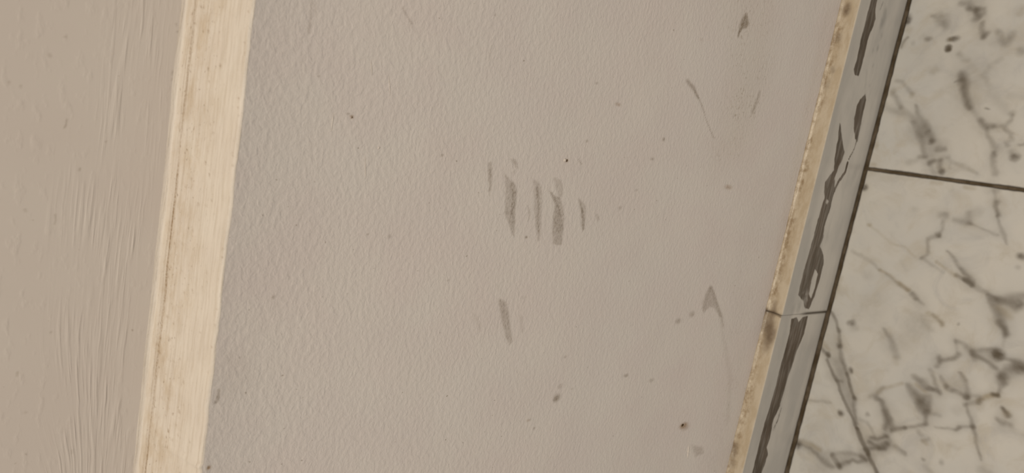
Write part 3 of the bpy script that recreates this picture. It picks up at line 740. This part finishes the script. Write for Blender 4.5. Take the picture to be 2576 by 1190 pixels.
    L([(2368, 950), (2382, 972), (2398, 982)], 12, .32, 0, [.6, 1, .8]); B(2381, 972, 6, .38); L([(2416, 938), (2426, 960), (2432, 978), (2434, 995)], 10, .40, 0, [.6, 1, 1, 1]); L([(2398, 982), (2416, 992), (2432, 1000)], 8, .38)
    B(2430, 998, 7, .60); L([(2432, 990), (2450, 994), (2462, 998)], 8, .32); L([(2426, 1018), (2446, 1014), (2462, 1008)], 9, .38); L([(2460, 1008), (2478, 998), (2500, 994), (2508, 994)], 9, .52, 1); L([(2460, 1012), (2468, 1002)], 9, .42); L([(2498, 992), (2510, 995)], 8, .68)
    L([(2510, 992), (2516, 975), (2524, 960), (2520, 945)], 13, .38, 0, [.5, .7, 1.1, 1.2]); B(2518, 954, 12, .42); L([(2520, 945), (2535, 940), (2552, 930), (2576, 922)], 16, .34)
    L([(2430, 1016), (2434, 1032), (2442, 1055), (2448, 1072), (2452, 1095), (2460, 1130), (2468, 1156)], 7, .40, 0, [.8, 1, 1, 1.2, 1, .9, .6], .9); B(2447, 1072, 6, .55); L([(2436, 1020), (2456, 1058)], 9, .16, 2)
    L([(2352, 1076), (2382, 1076), (2404, 1082), (2418, 1072), (2445, 1072)], 6, .34); L([(2404, 1082), (2412, 1074)], 7, .4); L([(2330, 1036), (2345, 1044), (2362, 1044)], 8, .28); B(2404, 1032, 11, .22, 2)
    L([(2522, 1028), (2530, 1036), (2536, 1044)], 9, .70, 0); B(2532, 1038, 8, .4, 1); L([(2510, 1056), (2524, 1066), (2540, 1068)], 12, .42, 0, [.7, 1, .8]); B(2525, 1062, 16, .25, 2); L([(2545, 1080), (2577, 1098)], 10, .12)
    L([(2312, 1086), (2318, 1094)], 9, .25); L([(2322, 1108), (2328, 1114)], 9, .5, 1); L([(2320, 1108), (2334, 1104)], 8, .34); L([(2232, 1122), (2276, 1140)], 8, .2); B(2323, 1157, 4, .4); B(2370, 1164, 7, .3, 0, 6); L([(2328, 1175), (2340, 1190)], 12, .2); L([(2470, 1184), (2490, 1200)], 18, .25); L([(2385, 1118), (2405, 1128)], 10, .12, 2)
    # greyed stone between the veins
    for pts, v in (([(2084, 780), (2092, 790), (2112, 860), (2110, 900), (2085, 900), (2072, 870)], .22),
                   ([(2085, 900), (2116, 895), (2150, 1003), (2150, 1040), (2160, 1085), (2130, 1025), (2105, 955)], .42),
                   ([(2206, 1000), (2222, 1003), (2246, 1070), (2238, 1095), (2224, 1092), (2222, 1045)], .48), ([(2185, 1100), (2235, 1092), (2232, 1125), (2190, 1132)], .42),
                   ([(2000, 1106), (2040, 1110), (2068, 1132), (2108, 1175), (2085, 1180), (2050, 1148), (2012, 1126)], .34), ([(2098, 1145), (2140, 1136), (2180, 1150), (2178, 1162), (2112, 1172)], .36),
                   ([(2285, 968), (2305, 978), (2338, 998), (2338, 1032), (2328, 1050), (2312, 1036), (2300, 1008)], .46), ([(2298, 945), (2325, 953), (2362, 985), (2340, 988), (2310, 970)], .36),
                   ([(2486, 742), (2577, 738), (2568, 775), (2535, 772), (2530, 842), (2512, 815)], .32), ([(2440, 876), (2507, 880), (2518, 905), (2505, 925), (2455, 900)], .30),
                   ([(2364, 945), (2400, 940), (2436, 985), (2432, 1002), (2395, 984)], .24), ([(2510, 935), (2577, 915), (2577, 940), (2530, 960), (2515, 990)], .30),
                   ([(2296, 296), (2330, 308), (2374, 378), (2342, 402), (2325, 395), (2312, 340)], .36), ([(2432, -10), (2480, -10), (2478, 38), (2448, 48)], .26),
                   ([(2405, 190), (2432, 188), (2444, 270), (2430, 262)], .26), ([(2228, 262), (2300, 285), (2305, 312), (2240, 290)], .28), ([(2395, 545), (2445, 530), (2446, 566), (2405, 560)], .24)):
        p.poly(FL(pts), .0045, v, 2, .55, 110)
    # warm bloom of dirt beside the joints
    L([(2176, 437), (2230, 445), (2300, 450)], 20, .16, 1, [1, 1, .4], 1); L([(2160, 500), (2180, 470)], 22, .14, 1, None, 1); L([(2345, 460), (2370, 462)], 8, .30, 1); L([(2430, 470), (2450, 473)], 8, .35, 1); L([(2182, 413), (2200, 415)], 8, .25, 1)
    L([(2102, 745), (2114, 700)], 12, .22, 1, None, 1); B(2120, 735, 13, .18, 1); B(2104, 722, 8, .18, 1); L([(2068, 860), (2080, 875)], 12, .28, 1)
    L([(2203, 330), (2206, 370)], 10, .18, 1, None, 1); B(2204, 364, 7, .2, 1)
def tile(k, r, dense):
    gx = .0013
    if dense:
        lo_x = -.262 if k < 0 else None
        us = np.arange(0, 1.0001, 1 / 5)
        if k < 0:   # near edge at the joint, fine from there back to the frame edge
            d = np.concatenate([[0, .0006, .0012], np.arange(.002, .215, .00105), np.linspace(.225, .585, 24), [TILE - 2 * gx - .0012, TILE - 2 * gx - .0006, TILE - 2 * gx]])
            xs_ = lambda y: jointx(y, 0) - gx - d[::-1]
        else:
            d = np.concatenate([[0, .0006, .0012], np.arange(.002, .400, .00105), np.linspace(.41, .585, 14), [TILE - 2 * gx - .0012, TILE - 2 * gx - .0006, TILE - 2 * gx]])
            xs_ = lambda y: jointx(y, 0) + gx + d
        y0 = Y0; y1 = Y0 + TILE
        ys = np.concatenate([[y0, y0 + .0006, y0 + .0012], np.arange(y0 + .002, y0 + .250, .00105), np.linspace(y0 + .26, y1 - .01, 24), [y1 - .0012, y1 - .0006, y1]])
    else:
        d = np.concatenate([[0, .0006, .0012], np.linspace(.002, TILE - 2 * gx - .002, 12), [TILE - 2 * gx - .0006, TILE - 2 * gx]])
        xs_ = lambda y: jointx(y, k + (1 if k < 0 else 0)) - gx - d[::-1] if k < 0 else jointx(y, k) + gx + d
        y0 = Y0 + r * (TILE + .0026); y1 = y0 + TILE
        ys = np.concatenate([[y0, y0 + .0006, y0 + .0012], np.linspace(y0 + .002, y1 - .002, 12), [y1 - .0006, y1]])
    B_ = np.repeat(ys[None, :], len(d), 0); A_ = np.stack([xs_(y) for y in ys], 1)
    de = np.minimum(np.minimum(B_ - y0, y1 - B_), np.minimum(A_ - A_[:1], A_[-1:] - A_))
    C_ = -.0011 * (1 - sstep(0, .0012, de))
    if r == 0:
        ragged = (fbm(A_ * 120, B_ * 0, 131) - .5) * .0016 * sstep(.004, 0, B_ - y0); B_ = B_ + ragged
    att = None
    if dense:
        p = Paint(A_, B_, 4, warp=.0018, wscale=95, seed=3)
        veins(p)
        e2 = np.minimum(B_ - y0, np.minimum(A_ - A_[:1], A_[-1:] - A_)).ravel()
        p.c[:, 3] = sstep(.0020, .0, e2 + (fbm(A_ * 110, B_ * 110, 133).ravel() - .5) * .0016) * .85
        p.blob(on_floor(2283, 50), .0058, .75, 3, .0042); p.blob(on_floor(2176, 472), .004, .7, 3, .003); p.blob(on_floor(2008, 1120), .006, .65, 3, .004)
        out = np.maximum(np.maximum(B_ - (.131 + (A_ + .2217) * .242), -.236 - A_), A_ - (.352 - (B_ - .0184) * .50))
        by = sstep(0, .022, out + (fbm(A_ * 30, B_ * 30, 141) - .5) * .02)
        att = {'stain': p.out().reshape(A_.shape + (4,)), 'beyond': np.stack([by, by, by, by * 0 + 1], 2)}
    P = np.stack([A_, B_, C_], 2)
    # give the slab its thickness: a skirt around the rim
    Pb = P.copy()
    ring0 = P[:1].copy(); ring1 = P[-1:].copy(); ring0[..., 2] = ring1[..., 2] = -.012
    P = np.concatenate([ring0, P, ring1], 0)
    c0 = P[:, :1].copy(); c1 = P[:, -1:].copy(); c0[..., 2] = c1[..., 2] = -.012
    P = np.concatenate([c0, P, c1], 1)
    if att:
        for key in att:
            a = att[key]
            a = np.concatenate([a[:1], a, a[-1:]], 0); a = np.concatenate([a[:, :1], a, a[:, -1:]], 1)
            if key == 'stain': a[0] = a[-1] = a[:, 0] = a[:, -1] = (0, 0, 0, 1)
            att[key] = a
    return grid_obj('floor_tile', P, M_TILE if dense else M_TILE_FAR, floor, attrs=att)
tile(-1, 0, True)
tile(0, 0, True)
for k in (-2, 1): tile(k, 0, False)
for r in (1, 2):
    for k in (-2, -1, 0, 1): tile(k, r, False)
